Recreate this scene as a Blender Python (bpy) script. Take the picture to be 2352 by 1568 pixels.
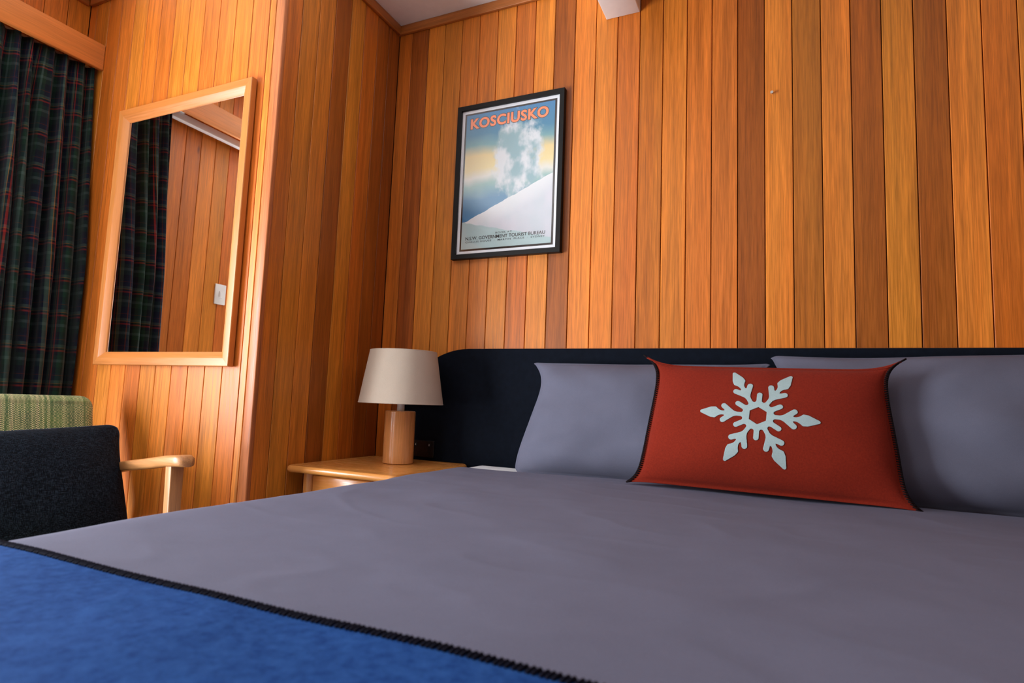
import bpy, bmesh, math, random
from mathutils import Vector, Matrix, noise

random.seed(7)
for o in list(bpy.data.objects):
    bpy.data.objects.remove(o, do_unlink=True)
scn = bpy.context.scene
COL = scn.collection

# ------------------------------------------------------------------ camera
# focal length and rotation solved from the vanishing lines of the photograph (2352 x 1568 frame)
D, H = 2.30, 0.80                      # camera distance from the back wall, camera height
F_PX = 1379.27
ROT = ((0.90929409, 0.41442631, 0.03788268),
       (-0.0067908, 0.10579453, -0.99436482),
       (-0.41609872, 0.9039128, 0.09901263))     # rows: right, down, forward
cam_d = bpy.data.cameras.new('camera')
cam = bpy.data.objects.new('camera', cam_d)
COL.objects.link(cam)
cam_d.sensor_width = 36.0
cam_d.lens = 36.0 * F_PX / 2352.0
cam_d.clip_start = 0.02
r_, d_, f_ = (Vector(v) for v in ROT)
cam.matrix_world = Matrix(((r_.x, -d_.x, -f_.x, 0.0),
                           (r_.y, -d_.y, -f_.y, -D),
                           (r_.z, -d_.z, -f_.z, H),
                           (0, 0, 0, 1)))
cam_d.dof.use_dof = True
cam_d.dof.focus_distance = 2.05
cam_d.dof.aperture_fstop = 4.5
scn.camera = cam

# ------------------------------------------------------------------ light and exposure
scn.view_settings.view_transform = 'Standard'
scn.view_settings.look = 'None'
scn.view_settings.gamma = 1.0
scn.view_settings.use_curve_mapping = False
scn.view_settings.exposure = 0.0

world = bpy.data.worlds.new('world')
scn.world = world
world.use_nodes = True
wn = world.node_tree
wn.nodes.clear()
w_out = wn.nodes.new('ShaderNodeOutputWorld')
w_bg = wn.nodes.new('ShaderNodeBackground')
w_bg.inputs['Color'].default_value = (0.78, 0.88, 1.0, 1)
w_bg.inputs['Strength'].default_value = 1.0
wn.links.new(w_bg.outputs[0], w_out.inputs[0])

# room dimensions (metres); back wall face at Y = 0
XC = -1.7326          # face of the return wall beside the bed
XL = -2.983           # face of the window wall
XR = 3.40             # right wall
YA = -0.7227          # face of the alcove wall with the mirror
YREAR = -4.80
ZC = 2.6186           # ceiling
WIN = (-3.00, -1.72, 0.20, 2.15)   # window opening in the left wall: y0, y1, z0, z1

lamp_d = bpy.data.lights.new('daylight', 'AREA')
lamp_d.shape = 'RECTANGLE'
LIT = 1.75                     # light area stops below the window top, lowered to deepen the armchair shadow
lamp_d.size = LIT - WIN[2]
lamp_d.size_y = WIN[1] - WIN[0]
lamp_d.energy = 255.0
lamp_d.color = (0.88, 0.94, 1.0)
lamp = bpy.data.objects.new('daylight', lamp_d)
COL.objects.link(lamp)
lamp.location = (XL - 0.135, (WIN[0] + WIN[1]) / 2, (WIN[2] + LIT) / 2)
lamp.rotation_euler = (0, -math.pi / 2 - math.radians(14), 0)      # shines towards +X through the window

WIN2 = (-2.86, -1.86, 0.06, 2.10)  # added unseen glazed door in the rear wall: x0, x1, z0, z1
lamp2_d = bpy.data.lights.new('rear_fill', 'AREA')
lamp2_d.shape = 'RECTANGLE'
lamp2_d.size = WIN2[1] - WIN2[0]
lamp2_d.size_y = WIN2[3] - WIN2[2]
lamp2_d.energy = 22.0
lamp2_d.color = (0.88, 0.94, 1.0)
lamp2 = bpy.data.objects.new('rear_fill', lamp2_d)
COL.objects.link(lamp2)
lamp2.location = ((WIN2[0] + WIN2[1]) / 2, YREAR - 0.115, (WIN2[2] + WIN2[3]) / 2)
lamp2.rotation_euler = (math.pi / 2, 0, 0)      # fill added to brighten the window wall; shines towards +Y

# ------------------------------------------------------------------ helpers
def px(x, y):
    """direction of a photo pixel, scaled so that its Y component is 1"""
    v = Vector((x - 1176.0, y - 784.0, F_PX))
    w = Vector((sum(ROT[i][k] * v[i] for i in range(3)) for k in range(3)))
    return w / w.y

def at_y(x, y, Y):
    r = px(x, y) * (Y + D)
    return Vector((r.x, Y, r.z + H))

def srgb(r, g, b):
    def c(v):
        v /= 255.0
        return v / 12.92 if v <= 0.04045 else ((v + 0.055) / 1.055) ** 2.4
    return (c(r), c(g), c(b), 1.0)

def tag(o, label, cat, group=None):
    o['label'] = label
    o['category'] = cat
    if group:
        o['group'] = group
    return o

def structure(o):
    o['kind'] = 'structure'
    return o

def empty(name, loc=(0, 0, 0), rz=0.0):
    o = bpy.data.objects.new(name, None)
    o.location = loc
    o.rotation_euler = (0, 0, rz)
    o.empty_display_size = 0.05
    COL.objects.link(o)
    return o

class MB:
    """collects geometry; build() links it as ONE mesh object"""
    def __init__(self):
        self.v, self.f, self.uv = [], [], {}
    def add(self, verts, faces):
        n = len(self.v)
        self.v += [tuple(p) for p in verts]
        self.f += [tuple(i + n for i in f) for f in faces]
    def box(self, a, b):
        (x0, y0, z0), (x1, y1, z1) = a, b
        self.add([(x0, y0, z0), (x1, y0, z0), (x1, y1, z0), (x0, y1, z0),
                  (x0, y0, z1), (x1, y0, z1), (x1, y1, z1), (x0, y1, z1)],
                 [(0, 3, 2, 1), (4, 5, 6, 7), (0, 1, 5, 4), (1, 2, 6, 5), (2, 3, 7, 6), (3, 0, 4, 7)])
    def tube(self, pts, rad, n=10, cap=True):
        pts = [Vector(p) for p in pts]
        rads = rad if isinstance(rad, (list, tuple)) else [rad] * len(pts)
        rings = []
        ref = None
        for i, p in enumerate(pts):
            t = (pts[min(i + 1, len(pts) - 1)] - pts[max(i - 1, 0)]).normalized()
            if ref is None:
                ref = Vector((0, 0, 1)) if abs(t.z) < 0.9 else Vector((1, 0, 0))
            u = (ref - t * ref.dot(t)).normalized()
            w = t.cross(u)
            ref = u
            rings.append([p + (u * math.cos(2 * math.pi * k / n) + w * math.sin(2 * math.pi * k / n)) * rads[i] for k in range(n)])
        vs = [q for r in rings for q in r]
        fs = []
        for i in range(len(rings) - 1):
            for k in range(n):
                a, b = i * n + k, i * n + (k + 1) % n
                fs.append((a, b, b + n, a + n))
        if cap:
            fs.append(tuple(range(n - 1, -1, -1)))
            fs.append(tuple(range((len(rings) - 1) * n, len(rings) * n)))
        self.add(vs, fs)
    def lathe(self, prof, n=48, c=(0, 0, 0), closed=False):
        vs, fs = [], []
        m = len(prof)
        for k in range(n):
            a = 2 * math.pi * k / n
            for (r, z) in prof:
                vs.append((c[0] + r * math.cos(a), c[1] + r * math.sin(a), c[2] + z))
        for k in range(n):
            k2 = (k + 1) % n
            for j in range(m if closed else m - 1):
                j2 = (j + 1) % m
                fs.append((k * m + j, k2 * m + j, k2 * m + j2, k * m + j2))
        self.add(vs, fs)
    def prism(self, poly, y0, y1):
        """poly in x,z extruded along y"""
        n = len(poly)
        vs = [(x, y0, z) for x, z in poly] + [(x, y1, z) for x, z in poly]
        fs = [tuple(range(n)), tuple(range(2 * n - 1, n - 1, -1))]
        fs += [(i, i + n, (i + 1) % n + n, (i + 1) % n) for i in range(n)]
        self.add(vs, fs)
    def mesh(self, name, smooth=False, merge=True):
        me = bpy.data.meshes.new(name)
        me.from_pydata(self.v, [], self.f)
        bm = bmesh.new()
        bm.from_mesh(me)
        if merge:
            bmesh.ops.remove_doubles(bm, verts=bm.verts, dist=1e-6)
        bmesh.ops.recalc_face_normals(bm, faces=bm.faces)
        bm.to_mesh(me)
        bm.free()
        if smooth:
            me.polygons.foreach_set('use_smooth', [True] * len(me.polygons))
        return me
    def build(self, name, mat, parent=None, smooth=False, auto=None):
        me = self.mesh(name, smooth)
        if auto is not None:
            me.polygons.foreach_set('use_smooth', [True] * len(me.polygons))
            me.set_sharp_from_angle(angle=math.radians(auto))
        return link(name, me, mat, parent)

def link(name, me, mat, parent=None):
    if mat is not None and not me.materials:
        me.materials.append(mat)
    o = bpy.data.objects.new(name, me)
    COL.objects.link(o)
    if parent:
        o.parent = parent
    return o

def rbox(name, a, b, mat, parent=None, bev=0.003, seg=2):
    """box with rounded edges as one mesh object"""
    m = MB()
    m.box(a, b)
    me = m.mesh(name)
    bm = bmesh.new()
    bm.from_mesh(me)
    bmesh.ops.bevel(bm, geom=bm.edges[:], offset=bev, segments=seg, affect='EDGES', profile=0.5)
    bm.to_mesh(me)
    bm.free()
    me.polygons.foreach_set('use_smooth', [True] * len(me.polygons))
    me.set_sharp_from_angle(angle=math.radians(50))
    return link(name, me, mat, parent)

def grid_mesh(name, P, uv=None, closed_u=False, smooth=True):
    """P: rows of points; uv: rows of (u, v)"""
    nr, nc = len(P), len(P[0])
    me = bpy.data.meshes.new(name)
    vs = [tuple(p) for row in P for p in row]
    fs = []
    for i in range(nr - 1):
        for j in range(nc - 1):
            fs.append((i * nc + j, i * nc + j + 1, (i + 1) * nc + j + 1, (i + 1) * nc + j))
    me.from_pydata(vs, [], fs)
    if uv:
        flat = [q for row in uv for q in row]
        lay = me.uv_layers.new(name='UVMap')
        for lp in me.loops:
            lay.data[lp.index].uv = flat[lp.vertex_index]
    if smooth:
        me.polygons.foreach_set('use_smooth', [True] * len(me.polygons))
    return me

# ------------------------------------------------------------------ materials
class NT:
    def __init__(self, name):
        self.m = bpy.data.materials.new(name)
        self.m.use_nodes = True
        self.t = self.m.node_tree
        self.b = self.t.nodes['Principled BSDF']
    def n(self, kind, **kw):
        nd = self.t.nodes.new(kind)
        for k, v in kw.items():
            setattr(nd, k, v)
        return nd
    def l(self, a, b):
        self.t.links.new(a, b)
    def setin(self, sock, v):
        if hasattr(v, 'is_output'):
            self.l(v, sock)
        else:
            sock.default_value = v
    def math(self, op, a, b=None, c=None, clamp=False):
        nd = self.n('ShaderNodeMath', operation=op)
        nd.use_clamp = clamp
        for i, v in enumerate((a, b, c)):
            if v is not None:
                self.setin(nd.inputs[i], v)
        return nd.outputs[0]
    def vmath(self, op, a, b):
        nd = self.n('ShaderNodeVectorMath', operation=op)
        self.setin(nd.inputs[0], a)
        self.setin(nd.inputs[1], b)
        return nd.outputs[0]
    def noise(self, vec, scale, detail=3, rough=0.5, dist=0.0):
        nd = self.n('ShaderNodeTexNoise')
        self.setin(nd.inputs['Vector'], vec)
        nd.inputs['Scale'].default_value = scale
        nd.inputs['Detail'].default_value = detail
        nd.inputs['Roughness'].default_value = rough
        nd.inputs['Distortion'].default_value = dist
        return nd.outputs['Fac']
    def rng(self, v, a, b, c, d, smooth=False):
        nd = self.n('ShaderNodeMapRange')
        if smooth:
            nd.interpolation_type = 'SMOOTHSTEP'
        self.setin(nd.inputs[0], v)
        for i, q in enumerate((a, b, c, d)):
            self.setin(nd.inputs[1 + i], q)
        return nd.outputs[0]
    def mix(self, fac, a, b, mode='MIX'):
        nd = self.n('ShaderNodeMix', data_type='RGBA', blend_type=mode)
        self.setin(nd.inputs[0], fac)
        self.setin(nd.inputs[6], a)
        self.setin(nd.inputs[7], b)
        return nd.outputs[2]
    def grey(self, v):
        nd = self.n('ShaderNodeCombineColor')
        for i in range(3):
            self.setin(nd.inputs[i], v)
        return nd.outputs[0]
    def bump(self, hgt, strength, dist=0.002):
        nd = self.n('ShaderNodeBump')
        nd.inputs['Strength'].default_value = strength
        nd.inputs['Distance'].default_value = dist
        self.l(hgt, nd.inputs['Height'])
        self.l(nd.outputs[0], self.b.inputs['Normal'])
    def done(self, color=None, rough=0.5, spec=0.5, sheen=0.0):
        if color is not None:
            self.setin(self.b.inputs['Base Color'], color)
        self.setin(self.b.inputs['Roughness'], rough)
        self.b.inputs['Specular IOR Level'].default_value = spec
        if sheen:
            self.b.inputs['Sheen Weight'].default_value = sheen
            self.b.inputs['Sheen Roughness'].default_value = 0.5
        return self.m

def plain(name, col, rough=0.5, spec=0.5, metallic=0.0, nz=0.06, nscale=30.0):
    """plain paint, plastic or metal with a faint mottling"""
    t = NT(name)
    tc = t.n('ShaderNodeTexCoord').outputs['Object']
    k = t.rng(t.noise(tc, nscale), 0.3, 0.7, 1 - nz, 1 + nz)
    c = t.mix(1.0, col, t.grey(k), 'MULTIPLY')
    t.b.inputs['Metallic'].default_value = metallic
    return t.done(c, rough, spec)

def wood(name, base=None, axis=2, rough=0.42, spec=0.5, contrast=1.0, knots=True, width_scale=1.0):
    """timber; the grain runs along the local axis; without base the tint is the object's colour"""
    t = NT(name)
    tc = t.n('ShaderNodeTexCoord').outputs['Object']
    oi = t.n('ShaderNodeObjectInfo')
    off = t.n('ShaderNodeCombineXYZ')
    for i, k in enumerate((13.0, 7.0, 29.0)):
        t.l(t.math('MULTIPLY', oi.outputs['Random'], k), off.inputs[i])
    co = t.vmath('ADD', tc, off.outputs[0])
    def st(across, along):
        s = [across * width_scale] * 3
        s[axis] = along
        return t.vmath('MULTIPLY', co, Vector(s))
    tint = oi.outputs['Color'] if base is None else base
    n1 = t.noise(st(34, 1.1), 1.0, 4, 0.55, 0.8)
    n2 = t.noise(st(300, 9.0), 1.0, 2, 0.6)
    n3 = t.noise(st(9, 0.8), 1.0, 2, 0.5)
    k1 = t.rng(n1, 0.28, 0.72, 1 - 0.26 * contrast, 1 + 0.20 * contrast)
    k2 = t.rng(n2, 0.32, 0.68, 1 - 0.24 * contrast, 1 + 0.12 * contrast)
    n4 = t.noise(st(120, 2.2), 1.0, 3, 0.6, 0.3)
    k4 = t.rng(n4, 0.54, 0.72, 1.0, 1 - 0.28 * contrast)
    c = t.mix(1.0, tint, t.grey(t.math('MULTIPLY', t.math('MULTIPLY', k1, k2), k4)), 'MULTIPLY')
    c = t.mix(t.rng(n3, 0.4, 0.7, 0.0, 0.55), c, t.mix(1.0, c, (1.0, 0.80, 0.62, 1), 'MULTIPLY'))
    if knots:
        vo = t.n('ShaderNodeTexVoronoi')
        t.l(st(7.0, 2.2), vo.inputs['Vector'])
        vo.inputs['Scale'].default_value = 1.0
        sep = t.n('ShaderNodeSeparateColor')
        t.l(vo.outputs['Color'], sep.inputs[0])
        pick = t.math('GREATER_THAN', sep.outputs[0], 0.86)
        kn = t.math('MULTIPLY', pick, t.rng(t.math('ADD', vo.outputs['Distance'], t.math('MULTIPLY', n1, 0.03)), 0.03, 0.085, 0.75, 0.0, True))
        c = t.mix(kn, c, t.mix(1.0, c, (0.30, 0.20, 0.14, 1), 'MULTIPLY'))
    t.bump(t.math('ADD', n2, t.math('MULTIPLY', n1, 0.4)), 0.12, 0.0006)
    return t.done(c, t.rng(n2, 0.3, 0.7, rough - 0.06, rough + 0.10), spec)

def fabric(name, col, col2=None, weave=900.0, mottle=60.0, amount=0.25, rough=0.9, bump=0.3, sheen=0.15, spec=0.2):
    t = NT(name)
    tc = t.n('ShaderNodeTexCoord').outputs['Object']
    n1 = t.noise(tc, mottle, 4, 0.6)
    n2 = t.noise(tc, weave, 2, 0.6)
    c = t.mix(t.rng(n1, 0.3, 0.7, 0, 1), col, col2 or tuple(q * (1 - amount) for q in col[:3]) + (1,))
    c = t.mix(1.0, c, t.grey(t.rng(n2, 0.3, 0.7, 0.86, 1.12)), 'MULTIPLY')
    t.bump(n2, bump, 0.001)
    return t.done(c, rough, spec, sheen)

M = {}
M['board'] = wood('panel_board_timber', contrast=1.0, spec=0.38)
M['trim'] = wood('ceiling_trim_timber', (0.47, 0.155, 0.030, 1), axis=0, knots=False)
M['trim_y'] = wood('ceiling_trim_timber_y', (0.47, 0.155, 0.030, 1), axis=1, knots=False)
M['pelmet'] = wood('pelmet_timber', (0.66, 0.235, 0.055, 1), axis=1, knots=False, contrast=0.5)
M['frame_h'] = wood('mirror_frame_timber_h', (0.54, 0.200, 0.048, 1), axis=0, knots=False, contrast=0.35, rough=0.35)
M['frame_v'] = wood('mirror_frame_timber_v', (0.54, 0.200, 0.048, 1), axis=2, knots=False, contrast=0.35, rough=0.35)
M['table'] = wood('bedside_table_timber', (0.68, 0.285, 0.070, 1), axis=0, knots=False, contrast=0.22, rough=0.20)
M['table_leg'] = wood('bedside_leg_timber', (0.68, 0.285, 0.070, 1), axis=2, knots=False, contrast=0.45, rough=0.25)
M['lamp_wood'] = wood('lamp_base_timber', (0.74, 0.36, 0.13, 1), axis=2, knots=False, contrast=0.40, rough=0.22)
M['chair_x'] = wood('armchair_timber', (0.52, 0.235, 0.080, 1), axis=0, knots=False, contrast=0.7, rough=0.4)
M['chair_z'] = wood('armchair_leg_timber', (0.52, 0.235, 0.080, 1), axis=2, knots=False, contrast=0.7, rough=0.4)
M['backing'] = plain('panel_backing', (0.035, 0.012, 0.004, 1), 0.8)
M['wall_wood'] = wood('unpanelled_wall_timber', (0.26, 0.09, 0.02, 1), axis=2)
M['ceiling'] = plain('ceiling_paint', (0.92, 0.90, 0.88, 1), 0.8, 0.2, nz=0.02)
M['beam'] = plain('beam_paint', (0.86, 0.85, 0.83, 1), 0.6, 0.3, nz=0.02)
M['floor'] = fabric('floor_carpet', (0.34, 0.30, 0.26, 1), mottle=25, weave=400)
M['black'] = plain('black_frame_paint', (0.007, 0.0062, 0.0055, 1), 0.45, 0.2)
M['black_plastic'] = plain('black_plastic', (0.006, 0.006, 0.007, 1), 0.35, 0.4)
M['white_plastic'] = plain('white_plastic', (0.80, 0.80, 0.77, 1), 0.35, 0.5, nz=0.02)
M['white_metal'] = plain('white_track_metal', (0.85, 0.86, 0.86, 1), 0.3, 0.5, nz=0.02)
M['steel'] = plain('steel', (0.75, 0.72, 0.66, 1), 0.3, 0.5, metallic=0.9)
M['mat_board'] = plain('white_mat_board', (0.80, 0.81, 0.84, 1), 0.7, 0.2, nz=0.02)
M['ink'] = plain('dark_brown_ink', (0.022, 0.012, 0.008, 1), 0.6, 0.2)
M['sheet'] = fabric('white_sheet', (0.74, 0.75, 0.78, 1), amount=0.05)
M['duvet'] = fabric('grey_duvet_cotton', (0.152, 0.156, 0.222, 1), amount=0.08, mottle=9, weave=1300, bump=0.12, sheen=0.0, spec=0.15)
M['pillow'] = fabric('grey_pillow_cotton', (0.128, 0.130, 0.180, 1), amount=0.08, mottle=12, weave=1300, bump=0.12, sheen=0.0, spec=0.15)
M['headboard'] = fabric('navy_headboard_felt', (0.0042, 0.0068, 0.0135, 1), amount=0.35, mottle=45, weave=900, bump=0.2, sheen=0.03, spec=0.1)
M['blanket'] = fabric('blue_wool', (0.024, 0.088, 0.29, 1), (0.010, 0.046, 0.19, 1), mottle=75, weave=700, bump=0.6, sheen=0.0, spec=0.05)
M['red_wool'] = fabric('red_wool_felt', (0.225, 0.0160, 0.0042, 1), (0.170, 0.0110, 0.0030, 1), mottle=230, weave=800, bump=0.5, sheen=0.03)
M['stitch'] = fabric('dark_wool_thread', (0.012, 0.007, 0.008, 1), weave=1500, sheen=0.0, spec=0.1)
M['stitch_navy'] = fabric('navy_wool_thread', (0.008, 0.008, 0.018, 1), weave=1500, sheen=0.0, spec=0.1)
M['flake'] = fabric('pale_felt', (0.36, 0.46, 0.46, 1), amount=0.06, mottle=80, weave=900, bump=0.15, sheen=0.0)
M['shade'] = fabric('lampshade_linen', (0.60, 0.50, 0.40, 1), amount=0.04, mottle=20, weave=1200, bump=0.15, sheen=0.0)
M['piping'] = fabric('navy_piping', (0.010, 0.018, 0.034, 1), weave=1500)

def mirror_mat():
    t = NT('mirror_silver')
    tc = t.n('ShaderNodeTexCoord').outputs['Object']
    t.b.inputs['Metallic'].default_value = 1.0
    return t.done(t.mix(t.noise(tc, 3), (0.90, 0.90, 0.89, 1), (0.88, 0.885, 0.88, 1)), 0.012, 0.5)
M['mirror'] = mirror_mat()

def glass_mat():
    t = NT('clear_pane')
    tr = t.n('ShaderNodeBsdfTransparent')
    gl = t.n('ShaderNodeBsdfGlossy')
    gl.inputs['Roughness'].default_value = 0.03
    fr = t.n('ShaderNodeFresnel')
    geo = t.n('ShaderNodeNewGeometry')       # same reflectance on leaving the pane as on entering it
    t.l(t.rng(geo.outputs['Backfacing'], 0, 1, 1.45, 1 / 1.45), fr.inputs['IOR'])
    mx = t.n('ShaderNodeMixShader')
    t.l(fr.outputs[0], mx.inputs[0])
    t.l(tr.outputs[0], mx.inputs[1])
    t.l(gl.outputs[0], mx.inputs[2])
    out = [q for q in t.t.nodes if q.type == 'OUTPUT_MATERIAL'][0]
    t.l(mx.outputs[0], out.inputs['Surface'])
    return t.m
M['glass'] = glass_mat()

def tartan_mat():
    """dark tartan cloth, laid out along the cloth itself (UV in metres)"""
    t = NT('tartan_curtain_cloth')
    uv = t.n('ShaderNodeUVMap').outputs[0]
    sp = t.n('ShaderNodeSeparateXYZ')
    t.l(uv, sp.inputs[0])
    REP = 0.150
    def axis(s, ph):
        return t.math('FRACT', t.math('ADD', t.math('DIVIDE', s, REP), ph))
    def sett(fr):
        rp = t.n('ShaderNodeValToRGB')
        rp.color_ramp.interpolation = 'CONSTANT'
        els = [(0.0, (0.0030, 0.0045, 0.0090)), (0.16, (0.0060, 0.0225, 0.0128)), (0.30, (0.0413, 0.0690, 0.0585)), (0.38, (0.0060, 0.0225, 0.0128)),
               (0.50, (0.0030, 0.0045, 0.0090)), (0.60, (0.1950, 0.0120, 0.0075)), (0.645, (0.0030, 0.0045, 0.0090)), (0.70, (0.2250, 0.0975, 0.0165)),
               (0.715, (0.0413, 0.0690, 0.0585)), (0.80, (0.0037, 0.0075, 0.0225)), (0.93, (0.0750, 0.0150, 0.0075)), (0.95, (0.0037, 0.0075, 0.0225))]
        e = rp.color_ramp.elements
        while len(e) < len(els):
            e.new(0.5)
        for q, (p, c) in zip(e, els):
            q.position = p
            q.color = c + (1,)
        t.l(fr, rp.inputs[0])
        return rp.outputs[0]
    a = sett(axis(sp.outputs[0], 0.0))
    b = sett(axis(sp.outputs[1], 0.37))
    tw = t.math('FRACT', t.math('MULTIPLY', t.math('ADD', sp.outputs[0], sp.outputs[1]), 420.0))
    c = t.mix(t.rng(tw, 0.4, 0.6, 0.28, 0.52), a, b)
    n2 = t.noise(t.n('ShaderNodeTexCoord').outputs['Object'], 900, 2)
    t.bump(n2, 0.2, 0.001)
    return t.done(c, 0.9, 0.15, 0.08)
M['tartan'] = tartan_mat()

def green_weave_mat():
    """cream and green woven stripes of little blocks; UV in metres"""
    t = NT('green_woven_upholstery')
    uv = t.n('ShaderNodeUVMap').outputs[0]
    sp = t.n('ShaderNodeSeparateXYZ')
    t.l(uv, sp.inputs[0])
    u, v = sp.outputs[0], sp.outputs[1]
    band = t.math('FLOOR', t.math('DIVIDE', u, 0.0080))
    wn_ = t.n('ShaderNodeTexWhiteNoise', noise_dimensions='1D')
    t.l(band, wn_.inputs['W'])
    rnd = wn_.outputs['Value']
    col = t.math('FLOOR', t.math('DIVIDE', u, 0.0040))
    stagger = t.math('MULTIPLY', t.math('MODULO', col, 2.0), 0.5)
    fu = t.math('FRACT', t.math('DIVIDE', u, 0.0040))
    pitch = t.math('ADD', 0.0046, t.math('MULTIPLY', rnd, 0.003))
    fv = t.math('FRACT', t.math('ADD', t.math('DIVIDE', v, pitch), stagger))
    dv = t.math('LESS_THAN', t.math('ABSOLUTE', t.math('SUBTRACT', fv, 0.5)), t.rng(rnd, 0, 1, 0.16, 0.36))
    du = t.math('LESS_THAN', t.math('ABSOLUTE', t.math('SUBTRACT', fu, 0.5)), t.rng(rnd, 0, 1, 0.30, 0.44))
    dot = t.math('MULTIPLY', dv, du)
    nz = t.noise(t.n('ShaderNodeTexCoord').outputs['Object'], 350, 2)
    g = t.mix(t.rng(t.noise(uv, 12), 0.35, 0.65, 0, 1), (0.022, 0.080, 0.035, 1), (0.060, 0.150, 0.040, 1))
    g = t.mix(t.math('GREATER_THAN', rnd, 0.85), g, (0.012, 0.040, 0.030, 1))
    c = t.mix(dot, g, (0.62, 0.58, 0.30, 1))
    c = t.mix(1.0, c, t.grey(t.rng(nz, 0.3, 0.7, 0.8, 1.15)), 'MULTIPLY')
    t.bump(t.math('ADD', dot, t.math('MULTIPLY', nz, 0.4)), 0.5, 0.001)
    return t.done(c, 0.9, 0.15, 0.05)
M['green'] = green_weave_mat()

def slub_mat():
    """dark blue cloth of slubby light and dark yarns"""
    t = NT('navy_slub_cloth')
    tc = t.n('ShaderNodeTexCoord').outputs['Object']
    a = t.noise(t.vmath('MULTIPLY', tc, Vector((620, 620, 80))), 1.0, 2, 0.6)
    b = t.noise(t.vmath('MULTIPLY', tc, Vector((80, 80, 620))), 1.0, 2, 0.6)
    k = t.rng(t.math('MULTIPLY', a, b), 0.20, 0.38, 0, 1)
    c = t.mix(k, (0.0018, 0.0028, 0.0052, 1), (0.019, 0.028, 0.042, 1))
    t.bump(t.math('ADD', a, b), 0.5, 0.001)
    return t.done(c, 0.9, 0.10, 0.0)
M['slub'] = slub_mat()

# ------------------------------------------------------------------ panelled walls
TINT = {'L': (0.70, 0.215, 0.024), 'Y': (0.64, 0.212, 0.020), 'M': (0.58, 0.160, 0.015), 'R': (0.64, 0.175, 0.020),
        'B': (0.45, 0.138, 0.014), 'D': (0.345, 0.090, 0.0085), 'E': (0.39, 0.101, 0.0095)}

def board_mesh(w, length, t=0.013, gap=0.0027, ch=0.0016):
    h = w / 2 - gap / 2
    prof = [(-h, t), (-h, ch), (-h + ch, 0), (h - ch, 0), (h, ch), (h, t)]
    n = len(prof)
    m = MB()
    m.add([(x, y, 0) for x, y in prof] + [(x, y, length) for x, y in prof],
          [tuple(range(n - 1, -1, -1)), tuple(range(n, 2 * n))] + [(i, (i + 1) % n, (i + 1) % n + n, i + n) for i in range(n)])
    return m.mesh('board')

def panel(wall, p0, direction, rz, edges, tints, z0, z1):
    """boards standing side by side; edges: distances along direction from p0; front faces local -Y"""
    cache = {}
    p0, direction = Vector(p0), Vector(direction)
    for i in range(len(edges) - 1):
        w = round(abs(edges[i + 1] - edges[i]), 4)
        if w not in cache:
            cache[w] = board_mesh(w, z1 - z0)
        o = link('board', cache[w], M['board'], wall)
        c = p0 + direction * ((edges[i] + edges[i + 1]) / 2)
        o.location = (c.x, c.y, z0)
        o.rotation_euler = (0, 0, rz)
        k = tints[i % len(tints)] if isinstance(tints, str) else tints[i]
        b = TINT[k]
        j = 1 + random.uniform(-0.07, 0.07)
        o.color = (b[0] * j, b[1] * j * (1 + random.uniform(-0.05, 0.05)), b[2] * j, 1)

def shell(name, boxes, mat):
    m = MB()
    for a, b in boxes:
        m.box(a, b)
    me = bpy.data.meshes.new(name)
    me.from_pydata(m.v, [], m.f)
    return structure(link(name, me, mat))

T = 0.013
floor = shell('floor', [((XL - 0.3, YREAR - 0.1, -0.1), (XR + 0.1, 0.12, 0.0))], M['floor'])
ceil = shell('ceiling', [((XL - 0.3, YREAR - 0.1, ZC), (XR + 0.1, 0.12, ZC + 0.1))], M['ceiling'])

wall_back = shell('wall_back', [((XC - 0.10, T, 0), (XR, 0.12, ZC))], M['backing'])
P = 0.0934
e = [XC] + [-1.656 + P * k for k in range(0, 60)]
e = [q for q in e if q < XR - 0.02] + [XR]
tb = 'MDYYLLLRLDLLRMLRRDLBLDYDLMLYMDLRBLLDMLRL'
panel(wall_back, (0, 0, 0), (1, 0, 0), 0, e, tb, 0, ZC)

wall_return = shell('wall_return', [((XC - 0.12, YA + T, 0), (XC - T, T, ZC))], M['backing'])
ys = [YA + 0.003, -0.632, -0.540, -0.449, -0.352, -0.261, -0.169, -0.082, 0.0]
panel(wall_return, (XC, 0, 0), (0, 1, 0), math.pi / 2, ys, 'MYYDYMED', 0, ZC)

wall_alcove = shell('wall_alcove', [((XL - 0.02, YA + T, 0), (XC - 0.12, YA + 0.10, ZC))], M['backing'])
PA = 0.0933
ea = [-1.777, -1.810] + [-1.810 - PA * k for k in range(1, 13)]
ea = [q for q in ea if q > XL + 0.02] + [XL]
panel(wall_alcove, (0, YA, 0), (1, 0, 0), 0, ea[::-1], ('LRYLRLYRLLRMYL' * 2)[:len(ea) - 1][::-1], 0, ZC)
# square corner post where the return wall meets the alcove wall
post = rbox('corner_post', (XC - 0.043, YA - 0.001, 0), (XC + 0.001, YA + 0.02, ZC), M['board'], wall_alcove, 0.004)
post.color = (0.50, 0.155, 0.045, 1)

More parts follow.
